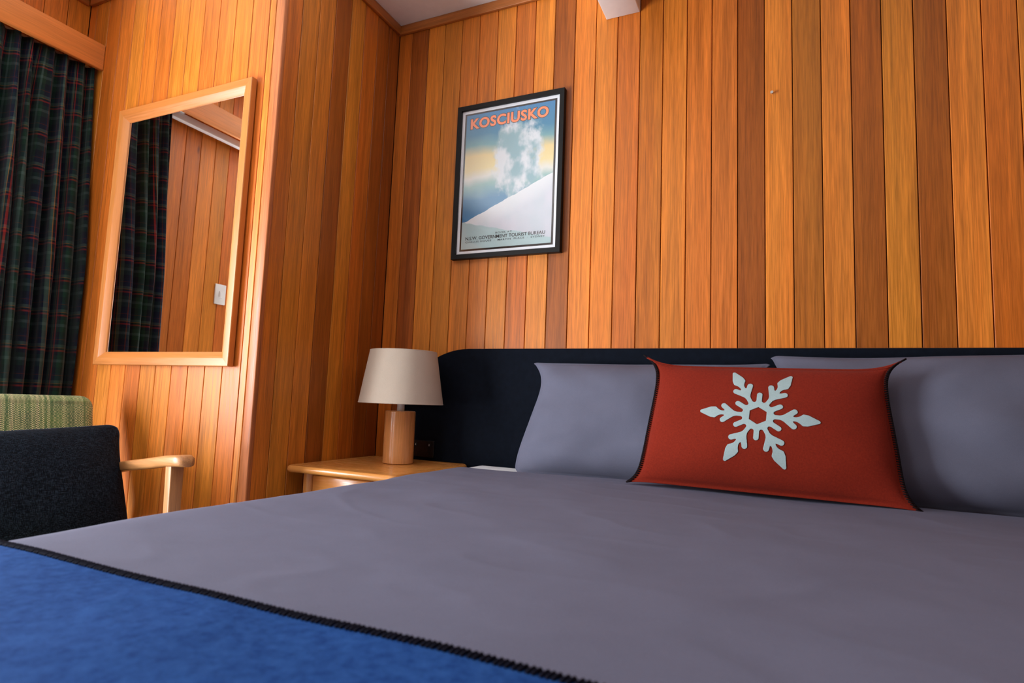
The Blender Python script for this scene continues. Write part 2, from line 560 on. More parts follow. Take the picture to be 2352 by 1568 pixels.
y0, y1, z0, z1 = WIN
wall_left = shell('wall_left', [((XL - 0.14, y1, 0), (XL - T, YA + 0.08, ZC)), ((XL - 0.14, YREAR, 0), (XL - T, y0, ZC)),
                                ((XL - 0.14, y0, 0), (XL - T, y1, z0)), ((XL - 0.14, y0, z1), (XL - T, y1, ZC))], M['backing'])
el = [YA - PA * k for k in range(0, 12)]
el = [q for q in el if q > y1 + 0.03] + [y1]
panel(wall_left, (XL, 0, 0), (0, 1, 0), math.pi / 2, el[::-1], 'LRYLMRYLRLYL', 0, ZC)
panel(wall_left, (XL, 0, 0), (0, 1, 0), math.pi / 2, [y0 + PA * 1.0 * k for k in range(0, int((y1 - y0) / PA) + 1)][:20] + [y1], 'LRYLMRYLRLYL', z1, ZC)
wall_right = shell('wall_right', [((XR, YREAR, 0), (XR + 0.1, 0.12, ZC))], M['wall_wood'])
a0, a1, b0, b1 = WIN2
wall_rear = shell('wall_rear', [((XL - 0.14, YREAR - 0.1, 0), (a0, YREAR, ZC)), ((a1, YREAR - 0.1, 0), (XR + 0.1, YREAR, ZC)),
                                ((a0, YREAR - 0.1, 0), (a1, YREAR, b0)), ((a0, YREAR - 0.1, b1), (a1, YREAR, ZC))], M['wall_wood'])
door = structure(empty('added_door_1', ((a0 + a1) / 2, YREAR, b0)))  # out-of-view door, added as the opening for the rear fill light
dh, dw = b1 - b0, (a1 - a0) / 2
for nm, p, q in (('added_door_frame', (-dw, -0.09, 0), (dw, -0.02, 0.09)), ('added_door_frame', (-dw, -0.09, dh - 0.07), (dw, -0.02, dh)),
                 ('added_door_frame', (-dw, -0.09, 0.09), (-dw + 0.07, -0.02, dh - 0.07)), ('added_door_frame', (dw - 0.07, -0.09, 0.09), (dw, -0.02, dh - 0.07))):
    rbox(nm, p, q, M['frame_v'], door, 0.004)
m = MB()
m.box((-dw + 0.07, -0.058, 0.09), (dw - 0.07, -0.052, dh - 0.07))
m.build('pane', M['glass'], door)

# timber strips under the ceiling
def strip(name, a, b, mat):
    return structure(rbox(name, a, b, mat, None, 0.003))
TH, TW = 0.0455, 0.016
strip('trim_1', (XC, -TW, ZC - TH), (XR, 0.0, ZC), M['trim'])
strip('trim_2', (XC, YA, ZC - TH), (XC + TW, -TW, ZC), M['trim_y'])
strip('trim_3', (XL + TW, YA - TW, ZC - TH), (XC + TW, YA, ZC), M['trim'])
strip('trim_4', (XL, YREAR, ZC - TH), (XL + TW, YA - TW, ZC), M['trim_y'])

# painted beam under the ceiling
beam = rbox('ceiling_beam', (-0.679, YREAR, 2.4047), (-0.536, -0.0005, ZC - 0.001), M['beam'], None, 0.004)
structure(beam)

# window with its frame and panes (beside the camera, the source of the daylight)
win = structure(empty('window_1', (XL, (y0 + y1) / 2, z0)))
wx0, wx1 = -0.12, -0.030
ly = (y1 - y0) / 2
lz = z1 - z0
for nm, a, b in (('window_frame', (wx0, -ly, 0), (wx1, ly, 0.05)), ('window_frame', (wx0, -ly, lz - 0.05), (wx1, ly, lz)),
                 ('window_frame', (wx0, -ly, 0.05), (wx1, -ly + 0.05, lz - 0.05)), ('window_frame', (wx0, ly - 0.05, 0.05), (wx1, ly, lz - 0.05)),
                 ('mullion', (wx0 + 0.02, -0.025, 0.05), (wx1 - 0.02, 0.025, lz - 0.05))):
    rbox(nm, a, b, M['frame_v'], win, 0.004)
for s in (-1, 1):
    m = MB()
    a, b = sorted((s * 0.025, s * (ly - 0.05)))
    m.box((-0.066, a, 0.05), (-0.060, b, lz - 0.05))
    m.build('pane', M['glass'], win)

# ------------------------------------------------------------------ frames (mirror, poster)
def frame_bars(parent, x0, x1, z0, z1, prof, mats, name='frame_bar'):
    """four mitred bars; prof: (inward distance, distance in front of the wall) polygon; local origin at wall"""
    corners = [(x0, z0, 1, 1), (x1, z0, -1, 1), (x1, z1, -1, -1), (x0, z1, 1, -1)]
    n = len(prof)
    for i in range(4):
        a, b = corners[i], corners[(i + 1) % 4]
        m = MB()
        ra = [(a[0] + a[2] * p, -q, a[1] + a[3] * p) for p, q in prof]
        rb = [(b[0] + b[2] * p, -q, b[1] + b[3] * p) for p, q in prof]
        m.add(ra + rb, [tuple(range(n)), tuple(range(2 * n - 1, n - 1, -1))] +
              [(k, k + n, (k + 1) % n + n, (k + 1) % n) for k in range(n)])
        m.build(name, mats[i % 2], parent, auto=25)

MY = 0.030
k_ = (D + YA - MY) / (D + YA)
mx0, mx1 = -2.684 * k_, -1.877 * k_
mz0, mz1 = H + 0.0385 * D * k_, H + 0.5275 * D * k_
mirror = empty('wall_mirror', (0, YA, 0))
tag(mirror, 'tall rectangular mirror in honey timber frame beside the tartan curtain', 'mirror')
frame_bars(mirror, mx0, mx1, mz0, mz1,
           [(0, 0.006), (0, 0.028), (0.002, 0.030), (0.028, 0.030), (0.031, 0.029), (0.052, 0.015), (0.054, 0.013), (0.054, 0.006)],
           (M['frame_h'], M['frame_v']))
m = MB()
m.box((mx0 + 0.046, -0.010, mz0 + 0.046), (mx1 - 0.046, -0.0065, mz1 - 0.046))
m.build('mirror_glass', M['mirror'], mirror)
m = MB()
m.box((mx0 + 0.012, -0.0062, mz0 + 0.012), (mx1 - 0.012, -0.0004, mz1 - 0.012))
m.build('back_board', M['backing'], mirror)

# framed travel poster
FY = 0.026
kp = (D - FY) / D
fx0, fx1 = -1.3800 * kp, -0.8565 * kp
fz0, fz1 = H + 0.2722 * D * kp, H + 0.5848 * D * kp
poster = empty('framed_poster', (0, 0, 0))
tag(poster, 'black framed ski travel poster with orange KOSCIUSKO lettering on the panelled wall', 'poster')
BAR = 0.0215
frame_bars(poster, fx0, fx1, fz0, fz1, [(0, 0.001), (0, 0.025), (0.001, 0.026), (BAR - 0.001, 0.026), (BAR, 0.025), (BAR, 0.001)],
           (M['black'], M['black']))
m = MB()
m.box((fx0 + 0.004, -0.014, fz0 + 0.004), (fx1 - 0.004, -0.003, fz1 - 0.004))
m.build('mat_board', M['mat_board'], poster)
kx0, kx1, kz0, kz1 = fx0 + BAR + 0.0145, fx1 - BAR - 0.0145, fz0 + BAR + 0.0145, fz1 - BAR - 0.0145
m = MB()
m.box((kx0, -0.0146, kz0), (kx1, -0.0140, kz1))
m.build('key_line', M['ink'], poster)
LN = 0.0085
px0, px1, pz0, pz1 = kx0 + LN, kx1 - LN, kz0 + LN, kz1 - LN

def print_mat():
    """plain snow-country picture: blue sky, yellow haze, blue valley, white slope"""
    t = NT('poster_print')
    uv = t.n('ShaderNodeUVMap').outputs[0]
    sp = t.n('ShaderNodeSeparateXYZ')
    t.l(uv, sp.inputs[0])
    u, v = sp.outputs[0], sp.outputs[1]
    wob = t.math('MULTIPLY', t.math('SUBTRACT', t.noise(uv, 3.0, 3), 0.5), 0.10)
    rp = t.n('ShaderNodeValToRGB')
    e = rp.color_ramp.elements
    els = [(0.0, srgb(60, 120, 175)), (0.36, srgb(75, 140, 180)), (0.46, srgb(150, 190, 185)), (0.52, srgb(236, 232, 220)), (0.58, srgb(246, 224, 160)),
           (0.68, srgb(244, 216, 150)), (0.76, srgb(120, 170, 175)), (0.84, srgb(66, 138, 172)), (1.0, srgb(70, 138, 190))]
    while len(e) < len(els):
        e.new(0.5)
    for q, (p, c) in zip(e, els):
        q.position = p
        q.color = c
    t.l(t.math('ADD', v, wob), rp.inputs[0])
    c = rp.outputs[0]
    # a drifting bank of cloud and blown snow
    cu = t.math('MULTIPLY', t.math('SUBTRACT', u, 0.60), 1.5)
    cv = t.math('MULTIPLY', t.math('SUBTRACT', v, 0.66), 1.35)
    rad = t.math('SQRT', t.math('ADD', t.math('MULTIPLY', cu, cu), t.math('MULTIPLY', cv, cv)))
    cl = t.rng(t.math('ADD', rad, t.math('MULTIPLY', t.math('SUBTRACT', t.noise(uv, 5.0, 6, 0.65), 0.5), 0.9)), 0.30, 0.48, 1, 0, True)
    cc = t.mix(t.rng(t.noise(uv, 6, 4), 0.4, 0.6, 0, 1, True), srgb(232, 234, 236), srgb(150, 185, 192))
    c = t.mix(cl, c, cc)
    # the white slope rising to the right
    edge = t.math('ADD', t.math('ADD', 0.19, t.math('MULTIPLY', u, 0.30)), t.math('MULTIPLY', t.math('SUBTRACT', t.noise(uv, 9, 3), 0.5), 0.03))
    sl = t.math('LESS_THAN', v, edge)
    dep = t.math('SUBTRACT', edge, v)
    sc = t.mix(t.rng(dep, 0.0, 0.14, 0, 1), srgb(240, 240, 240), t.mix(t.rng(t.noise(uv, 4, 2), 0.35, 0.65, 0, 1), srgb(222, 218, 226), srgb(205, 212, 218)))
    c = t.mix(sl, c, sc)
    # pale teal foreground
    fg = t.math('LESS_THAN', v, t.math('ADD', t.math('SUBTRACT', 0.20, t.math('MULTIPLY', u, 0.16)), t.math('MULTIPLY', t.math('SUBTRACT', t.noise(uv, 14, 3), 0.5), 0.03)))
    c = t.mix(fg, c, srgb(188, 210, 210))
    return t.done(t.mix(1.0, c, (0.80, 0.80, 0.80, 1), 'MULTIPLY'), 0.5, 0.2)
pm = grid_mesh('print', [[(px0, -0.0152, pz0), (px1, -0.0152, pz0)], [(px0, -0.0152, pz1), (px1, -0.0152, pz1)]],
               [[(0, 0), (1, 0)], [(0, 1), (1, 1)]], smooth=False)
prt = link('print', pm, print_mat(), poster)

def text_mesh(body, offset=0.0, space=1.0):
    cu = bpy.data.curves.new('lettering', 'FONT')
    cu.body = body
    cu.offset = offset
    cu.space_character = space
    cu.resolution_u = 4
    o = bpy.data.objects.new('lettering', cu)
    COL.objects.link(o)
    dg = bpy.context.evaluated_depsgraph_get()
    me = bpy.data.meshes.new_from_object(o.evaluated_get(dg))
    bpy.data.objects.remove(o, do_unlink=True)
    return me

def letters(body, x0, x1, zb, zt, y, mat, offset=0.0, space=1.0, ref=None, shear=0.0):
    """flat lettering fitted into a rectangle of the print"""
    me = text_mesh(body, offset, space)
    r = ref or me
    xs = [q.co.x for q in r.vertices]
    ys_ = [q.co.y for q in r.vertices]
    a, b, c, d2 = min(xs), max(xs), min(ys_), max(ys_)
    out = []
    for q in me.vertices:
        z = zb + (q.co.y - c) / (d2 - c) * (zt - zb)
        x = x0 + (q.co.x - a) / (b - a) * (x1 - x0) + shear * (z - zb)
        out.append((x, y, z))
    for q, p in zip(me.vertices, out):
        q.co = p
    me.materials.clear()
    return link('lettering', me, mat, prt)

M['orange'] = plain('orange_ink', srgb(250, 140, 92), 0.6, 0.2, nz=0.03)
def fpt(x, y):
    p = at_y(x, y, -0.0155)
    return p.x, p.z
tx0, tz0 = fpt(1082, 297)
tx1, _ = fpt(1259, 262)
_, tz1 = fpt(1083, 275)
ref = text_mesh('KOSCIUSKO', 0.0, 1.08)
letters('KOSCIUSKO', tx0, tx1, tz0, tz1, -0.0155, M['ink'], 0.070, 1.08, ref)
letters('KOSCIUSKO', tx0, tx1, tz0, tz1, -0.0158, M['orange'], 0.036, 1.08, ref)
bx0, bz0 = fpt(1069, 552.5)
bx1, _ = fpt(1251.5, 541)
_, bz1 = fpt(1069, 545)
bz1 = bz0 + 0.0150
letters('N.S.W. GOVERNMENT TOURIST BUREAU', bx0, bx1, bz0, bz1, -0.0156, M['ink'], 0.012)
ux0, _ = fpt(1138, 533)
ux1, _ = fpt(1175.5, 530)
letters('BOOK AT', ux0, ux1, bz1 + 0.0050, bz1 + 0.0125, -0.0156, M['ink'], 0.006, 1.15)
letters('CHALLIS HOUSE  \u00b7  MARTIN  PLACE  \u00b7  SYDNEY', bx0, bx1, bz0 - 0.0125, bz0 - 0.0048, -0.0156, M['ink'], 0.006, 1.15)
m = MB()
m.box((fx0 + BAR - 0.002, -0.0195, fz0 + BAR - 0.002), (fx1 - BAR + 0.002, -0.0180, fz1 - BAR + 0.002))
m.build('glazing', M['glass'], poster)

# screw left in the wall
s = at_y(1773, 215, 0)
screw = empty('wall_screw', (s.x, 0, s.z))
tag(screw, 'small brass screw left in the timber panelling above the bed', 'screw')
m = MB()
m.tube([(0, 0.010, 0), (0, -0.012, 0)], 0.0022, 8)
m.build('shank', M['steel'], screw)
m = MB()
m.tube([(0, -0.010, 0), (0, -0.012, 0), (0, -0.014, 0)], [0.003, 0.006, 0.005], 12)
m.build('screw_head', M['steel'], screw)

# ------------------------------------------------------------------ pelmet, track, curtain, switch
PX = -2.834
pel = empty('curtain_pelmet', (PX, 0, 2.2325))
tag(pel, 'long timber pelmet board above the tartan curtain', 'pelmet')
rbox('face_board', (-0.020, YREAR + 0.4, 0), (0, YA - 0.0005, 0.1185), M['pelmet'], pel, 0.003)
rbox('top_board', (XL - PX + 0.0005, YREAR + 0.4, 0.1005), (-0.020, YA - 0.0005, 0.1165), M['pelmet'], pel, 0.002)
trk = empty('curtain_track', (PX, 0, 2.2325))
tag(trk, 'white metal curtain track under the timber pelmet', 'curtain track')
rbox('rail', (-0.120, YREAR + 0.42, -0.010), (-0.088, YA - 0.004, 0.030), M['white_metal'], trk, 0.004)
for k in range(4):
    m = MB()
    yy = -1.2 - 0.8 * k
    m.box((-0.118, yy - 0.012, 0.0305), (-0.064, yy + 0.012, 0.1000))
    m.build('bracket', M['white_metal'], trk)

def curtain_mesh():
    NY, NZ = 260, 70
    ztop, zbot = 2.242, 0.02
    rows, uvs = [], []
    Y0, Y1 = YA - 0.012, -1.125
    folds = 6.7
    for i in range(NZ + 1):
        f = i / NZ
        z = ztop + (zbot - ztop) * f
        row, us = [], []
        acc = 0.0
        prev = None
        amp = 0.014 + 0.046 * min(1, f * 2.4 + 0.02)
        for j in range(NY + 1):
            s = j / NY
            ph = 2 * math.pi * folds * (s + 0.030 * math.sin(7.3 * s + 1.6 * f) + 0.017 * math.sin(19 * s + 0.8 * f)) + 0.5
            a = amp * (1 + 0.65 * noise.noise(Vector((s * 9, f * 1.2, 3.1))))
            x = -2.886 + 0.054 * min(1, 1.6 * f) + a * math.sin(ph) + 0.008 * noise.noise(Vector((s * 18, f * 3.0, 9.7)))
            y = Y0 + (Y1 - Y0) * s + 0.010 * math.sin(2 * ph + 0.6) * min(1, f * 3)
            y = min(y, YA - 0.004)
            x = max(x, XL + 0.02)
            p = Vector((x, y, z))
            q = Vector((x, y))
            if prev is not None:
                acc += (q - prev).length
            prev = q
            row.append(p)
            us.append((acc * 1.0, z))
        L = us[-1][0]
        us = [(q[0] / L * 1.35, q[1]) for q in us]
        rows.append(row)
        uvs.append(us)
    return grid_mesh('drape', rows, uvs)
cur = empty('tartan_curtain', (-2.882, -0.93, 0.0))
tag(cur, 'dark green and navy tartan curtain gathered in the corner under the pelmet', 'curtain')
dr = link('drape', curtain_mesh(), M['tartan'], cur)
dr.location = (2.882, 0.93, 0)
sm = dr.modifiers.new('thick', 'SOLIDIFY')
sm.thickness = 0.002

swt = empty('light_switch', (XL, -1.575, 1.350))
tag(swt, 'small white light switch on the panelled window wall reflected in the mirror', 'switch')
rbox('plate', (0.0, -0.036, -0.058), (0.009, 0.036, 0.058), M['white_plastic'], swt, 0.003)
rbox('rocker', (0.0095, -0.010, -0.018), (0.0135, 0.010, 0.018), M['white_plastic'], swt, 0.002)

# ------------------------------------------------------------------ headboard, outlet
HX0, HX1, HZ, HT = -1.612, 1.46, 1.0195, 0.020
R_ = 0.36
def headpoly(x0, x1, z0, z1, r, n=20):
    pts = [(x0, z0)]
    for k in range(n + 1):
        a = math.pi - math.pi / 2 * k / n
        pts.append((x0 + r + r * math.cos(a), z1 - r + r * math.sin(a)))
    for k in range(n + 1):
        a = math.pi / 2 - math.pi / 2 * k / n
        pts.append((x1 - r + r * math.cos(a), z1 - r + r * math.sin(a)))
    pts.append((x1, z0))
    return pts
hb = empty('headboard', (0, 0, 0))
tag(hb, 'wide navy felt headboard panel with rounded corner fixed behind the bed', 'headboard')
m = MB()
m.prism(headpoly(HX0, HX1, 0.18, HZ, R_), -0.018, -0.0035)
m.build('felt_panel', M['headboard'], hb, auto=30)
m = MB()
m.prism(headpoly(HX0 - 0.002, HX1 + 0.002, 0.178, HZ + 0.002, R_ + 0.002), -0.0034, -0.0003)
m.build('timber_edge', M['trim'], hb, auto=30)

oc = at_y(972.5, 1030, -0.018)
out_ = empty('power_outlet', (oc.x, -0.018, oc.z))
tag(out_, 'black double power outlet on the headboard beside the lamp', 'outlet')
rbox('plate', (-0.058, -0.008, -0.036), (0.058, -0.0002, 0.036), M['black_plastic'], out_, 0.002)
for s in (-1, 1):
    rbox('rocker', (s * 0.035 - 0.006, -0.0105, 0.010), (s * 0.035 + 0.006, -0.0082, 0.026), M['black_plastic'], out_, 0.001)
    m = MB()
    m.box((s * 0.035 - 0.0012, -0.0111, 0.014), (s * 0.035 + 0.0012, -0.0107, 0.022))
    m.build('marker', M['white_plastic'], out_)
    for ang, dx, dz in ((0.5, -0.007, -0.006), (-0.5, 0.007, -0.006), (0.0, 0.0, -0.020)):
        m = MB()
        m.box((-0.001, -0.0087, -0.004), (0.001, -0.0082, 0.004))
        o = m.build('pin_slot', M['backing'], out_)
        o.location = (s * 0.030 + dx, 0, dz)
        o.rotation_euler = (0, ang, 0)

# ------------------------------------------------------------------ bedside table
TZ = 0.530
tx_0, tx_1, ty_0, ty_1 = XC + 0.006, -1.222, -0.562, -0.026
tbl = empty('bedside_table', ((tx_0 + tx_1) / 2, (ty_0 + ty_1) / 2, 0))
tag(tbl, 'honey timber bedside table with rounded edge between return wall and bed', 'table')
hx, hy = (tx_1 - tx_0) / 2, (ty_1 - ty_0) / 2
# top: a bullnosed rim with a panel let in
def rim_mesh():
    m = MB()
    r = 0.013
    prof = [(0.055, TZ - 0.0005), (0.010, TZ)]
    for k in range(9):
        a = math.pi / 2 + math.pi * k / 8
        prof.append((r + r * 0.9 * math.cos(a) - 0.001, TZ - r + r * math.sin(a)))
    prof += [(0.055, TZ - 2 * r)]
    n = len(prof)
    rings = []
    R0 = 0.030
    for cx, cy, a0 in ((-1, -1, math.pi), (1, -1, 1.5 * math.pi), (1, 1, 0), (-1, 1, math.pi / 2)):
        for k in range(7):
            a = a0 + math.pi / 2 * k / 6
            ring = []
            for p, z in prof:
                rr = R0 - p
                if rr < 0:
                    ring.append((cx * (hx - p), cy * (hy - p), z))
                else:
                    ring.append((cx * (hx - R0) + rr * math.cos(a), cy * (hy - R0) + rr * math.sin(a), z))
            rings.append(ring)
    vs = [q for r2 in rings for q in r2]
    fs = []
    for i in range(len(rings)):
        j = (i + 1) % len(rings)
        for k in range(n):
            fs.append((i * n + k, j * n + k, j * n + (k + 1) % n, i * n + (k + 1) % n))
    m.add(vs, fs)
    return m
rim_mesh().build('top_rim', M['table'], tbl, auto=35)
m = MB()
m.box((-hx + 0.0555, -hy + 0.0555, TZ - 0.022), (hx - 0.0555, hy - 0.0555, TZ - 0.0012))
m.build('top_panel', M['table'], tbl)
for sx in (-1, 1):
    for sy in (-1, 1):
        m = MB()
        cx, cy = sx * (hx - 0.075), sy * (hy - 0.060)
        m.lathe([(0, 0), (0.014, 0), (0.021, 0.30), (0.022, TZ - 0.027), (0, TZ - 0.027)], 20, (cx, cy, 0))
        m.build('leg', M['table_leg'], tbl, auto=40)
ax, ay = hx - 0.075, hy - 0.060
rbox('drawer_front', (-ax + 0.0225, -ay - 0.010, TZ - 0.110), (ax - 0.0225, -ay + 0.008, TZ - 0.034), M['table'], tbl, 0.006)
rbox('back_rail', (-ax + 0.0225, ay - 0.008, TZ - 0.110), (ax - 0.0225, ay + 0.008, TZ - 0.028), M['table'], tbl, 0.003)
for sx in (-1, 1):
    rbox('side_rail', (sx * ax - 0.008, -ay + 0.0225, TZ - 0.110), (sx * ax + 0.008, ay - 0.0225, TZ - 0.028), M['table'], tbl, 0.003)

# ------------------------------------------------------------------ table lamp
LY = -0.205
lx = px(917, 1000).x * (D + LY)
lmp = empty('table_lamp', (lx, LY, TZ))
tag(lmp, 'table lamp with cylindrical timber base and beige drum shade', 'lamp')
br = 0.0625
zt = 0.743 - TZ
m = MB()
m.lathe([(0, 0.0003), (br - 0.002, 0.0003), (br, 0.002), (br, zt - 0.003), (br - 0.003, zt), (0, zt)], 56)
m.build('lamp_base', M['lamp_wood'], lmp, auto=30)
m = MB()
m.lathe([(0, zt), (0.0145, zt), (0.0155, zt + 0.004), (0.0145, zt + 0.040), (0.019, zt + 0.042), (0.019, zt + 0.075), (0, zt + 0.075)], 24)
m.build('lamp_holder', M['white_plastic'], lmp, auto=30)
sz0, sz1 = 0.7725 - TZ, 0.9915 - TZ
r0, r1 = 0.1745, 0.1385
m = MB()
m.lathe([(r0, sz0), (r1, sz1), (r1 - 0.002, sz1), (r0 - 0.002, sz0)], 72, closed=True)
m.build('lamp_shade', M['shade'], lmp, auto=30)
for nm, rr, zz in (('shade_rim', r0, sz0 + 0.002), ('shade_rim', r1, sz1 - 0.002)):
    m = MB()
    m.lathe([(rr - 0.0012 + 0.0022 * math.cos(a * math.pi / 4), zz + 0.0022 * math.sin(a * math.pi / 4)) for a in range(8)], 72, closed=True)
    m.build(nm, M['shade'], lmp, smooth=True)
m = MB()
m.lathe([(0, zt + 0.076), (0.014, zt + 0.078), (0.029, zt + 0.112), (0.028, zt + 0.135), (0.016, zt + 0.152), (0, zt + 0.156)], 24)
m.build('bulb', M['white_plastic'], lmp, smooth=True)
m = MB()
for k in range(3):
    a = 2 * math.pi * k / 3 + 0.5
    m.tube([(0.018 * math.cos(a), 0.018 * math.sin(a), zt + 0.066), ((r0 - 0.012) * math.cos(a), (r0 - 0.012) * math.sin(a), sz0 + 0.035)], 0.0016, 6)
m.build('shade_carrier', M['white_metal'], lmp)

# ------------------------------------------------------------------ bed
BX, BW = -0.085, 1.020          # centre and half width of the mattress
base = empty('bed_base', (BX, -1.10, 0))
tag(base, 'low upholstered bed base under the mattress', 'bed base')
rbox('base_box', (-BW + 0.03, -1.00, 0.10), (BW - 0.03, 1.04, 0.295), M['headboard'], base, 0.02, 3)
for sx in (-1, 1):
    for sy in (-0.9, 0.9):
        m = MB()
        m.lathe([(0, 0), (0.02, 0), (0.028, 0.0995), (0, 0.0995)], 16, (sx * 0.85, sy, 0))
        m.build('leg', M['chair_z'], base, auto=40)
mat_ = rbox('mattress', (BX - BW - 0.068, -2.12, 0.296), (BX + BW + 0.050, -0.045, 0.536), M['sheet'], None, 0.045, 5)
tag(mat_, 'white sheeted mattress showing between duvet and headboard', 'mattress')

def duvet_h(x, y):
    """height of the top of the duvet"""
    v = Vector((x, y, 0))
    z = 0.5545
    z += 0.006 * noise.noise(v * 1.7 + Vector((3, 1, 0)))
    z += 0.0035 * noise.noise(Vector((x * 4.0 + y * 1.5, y * 5.5, 2.0)))
    # soft creases
    w = noise.noise(Vector((x * 3.2 - y * 2.2, x * 1.2 + y * 6.5, 7.0)))
    z += 0.0022 * max(0.0, 1 - abs(w) * 5.0) ** 2 * (0.5 + 0.5 * noise.noise(v * 2.3 + Vector((9, 4, 1))))
    return z

DX0, DX1 = BX - 1.105, BX + 1.085
YH, YF = -0.288, -2.165
def cover_point(s, t_, extra=0.0, yh=YH, yf=YF, low=0.10, seed=0.0):
    """s: distance across the bed from the left hem (0..1), t_: 0 head .. 1 foot"""
    r = 0.110
    side = 0.555 - r - low
    foot_r = 0.06
    Ltop = (DX1 - DX0) - 2 * r
    Larc = r * math.pi / 2
    total = 2 * (side + Larc) + Ltop
    q = s * total
    def cross(q):
        # returns x, drop below the top, outward
        if q < side:
            return DX0, (0.555 - low) - q, -1
        q -= side
        if q < Larc:
            a = q / r
            return DX0 + r - r * math.cos(a), r - r * math.sin(a), -1
        q -= Larc
        if q < Ltop:
            return DX0 + r + q, 0.0, 0
        q -= Ltop
        if q < Larc:
            a = q / r
            return DX1 - r + r * math.sin(a), r - r * math.cos(a), 1
        return DX1, r + (q - Larc), 1
    x, drop, sd = cross(q)
    y = yh + (yf - yh) * t_
    return x, y, drop, sd

def sheet_mesh(name, yh, yf, ns, nt, extra, low, head_round):
    rows, uvs = [], []
    for j in range(nt + 1):
        t_ = j / nt
        row, us = [], []
        for i in range(ns + 1):
            x, y, drop, sd = cover_point(i / ns, t_, yh=yh, yf=yf, low=low)
            xc = min(max(x, DX0), DX1)
            z = duvet_h(xc, y) - drop + extra
            # rounded foot end
            fd = y - YF
            if fd < 0.07:
                k = max(0.0, min(1.0, (0.07 - fd) / 0.07))
                z -= 0.07 * (1 - math.sqrt(max(0.0, 1 - k * k)))
            if head_round:
                hd = (yh - y)
                if hd < 0.030:
                    k = 1 - hd / 0.030
                    z -= 0.0165 * (1 - math.sqrt(max(0.0, 1 - k * k * 0.97)))
            if sd:
                # the hanging sides swing in and out a little
                k = min(1.0, drop / 0.2)
                x += sd * (0.008 * (1 + noise.noise(Vector((y * 3.3, sd * 4.0, 1.0)))) + k * 0.014 * (1 + noise.noise(Vector((y * 7.0, sd * 2.0, 5.0)))) + extra)
            row.append(Vector((x, y, z)))
            us.append((i / ns * 3.0, t_ * 2.0))
        rows.append(row)
        uvs.append(us)
    return grid_mesh(name, rows, uvs)

duvet = link('duvet', sheet_mesh('duvet', YH, YF, 240, 190, 0.0, 0.14, True), M['duvet'])
tag(duvet, 'smooth grey cotton duvet covering the bed', 'duvet')

# blue wool throw over the foot of the bed with blanket stitching
YB = -1.783
throw = empty('wool_throw', (BX, YB, 0.56))
tag(throw, 'bright blue wool throw with dark stitched edge across the foot of the bed', 'blanket')
EX = 0.009
bl = link('throw_cloth', sheet_mesh('throw_cloth', YB, YF - 0.012, 220, 60, EX, 0.20, False), M['blanket'], throw)
bl.location = (-BX, -YB, -0.56)
so = bl.modifiers.new('thick', 'SOLIDIFY')
so.thickness = 0.004
so.offset = 1
m = MB()
total_n = 1500
pts = []
for i in range(total_n + 1):
    x, y, drop, sd = cover_point(i / total_n, 0.0, yh=YB, low=0.20)
    z = duvet_h(min(max(x, DX0), DX1), YB) - drop + EX
    if sd:
        k = min(1.0, drop / 0.2)
        x += sd * (0.008 * (1 + noise.noise(Vector((YB * 3.3, sd * 4.0, 1.0)))) + k * 0.014 * (1 + noise.noise(Vector((YB * 7.0, sd * 2.0, 5.0)))) + EX)
    pts.append(Vector((x, YB, z)))
m.tube([p + Vector((0, 0.0008, -0.0012)) for p in pts[::4]], 0.0032, 6)
acc, nxt = 0.0, 0.0
for i in range(1, len(pts) - 4):
    acc += (pts[i] - pts[i - 1]).length
    if acc >= nxt:
        nxt += 0.0064
        tan = (pts[i + 1] - pts[i - 1]).normalized()
        nor = Vector((0, 1, 0)).cross(tan)
        nor = -nor if nor.z < -0.01 or (abs(nor.z) <= 0.01 and nor.x * (pts[i].x - BX) < 0) else nor
        p = pts[i]
        m.tube([p - tan * 0.0034 + Vector((0, -0.0085, 0)) + nor * 0.0004, p - tan * 0.0012 + Vector((0, -0.0050, 0)) + nor * 0.0026,
                p + tan * 0.0006 + Vector((0, 0.0018, 0)) + nor * 0.0022, p + tan * 0.0014 + Vector((0, 0.0046, 0)) - nor * 0.0018],
               0.0020, 5)
st = m.build('blanket_stitching', M['stitch_navy'], throw, smooth=True)
st.location = (-BX, -YB, -0.56)

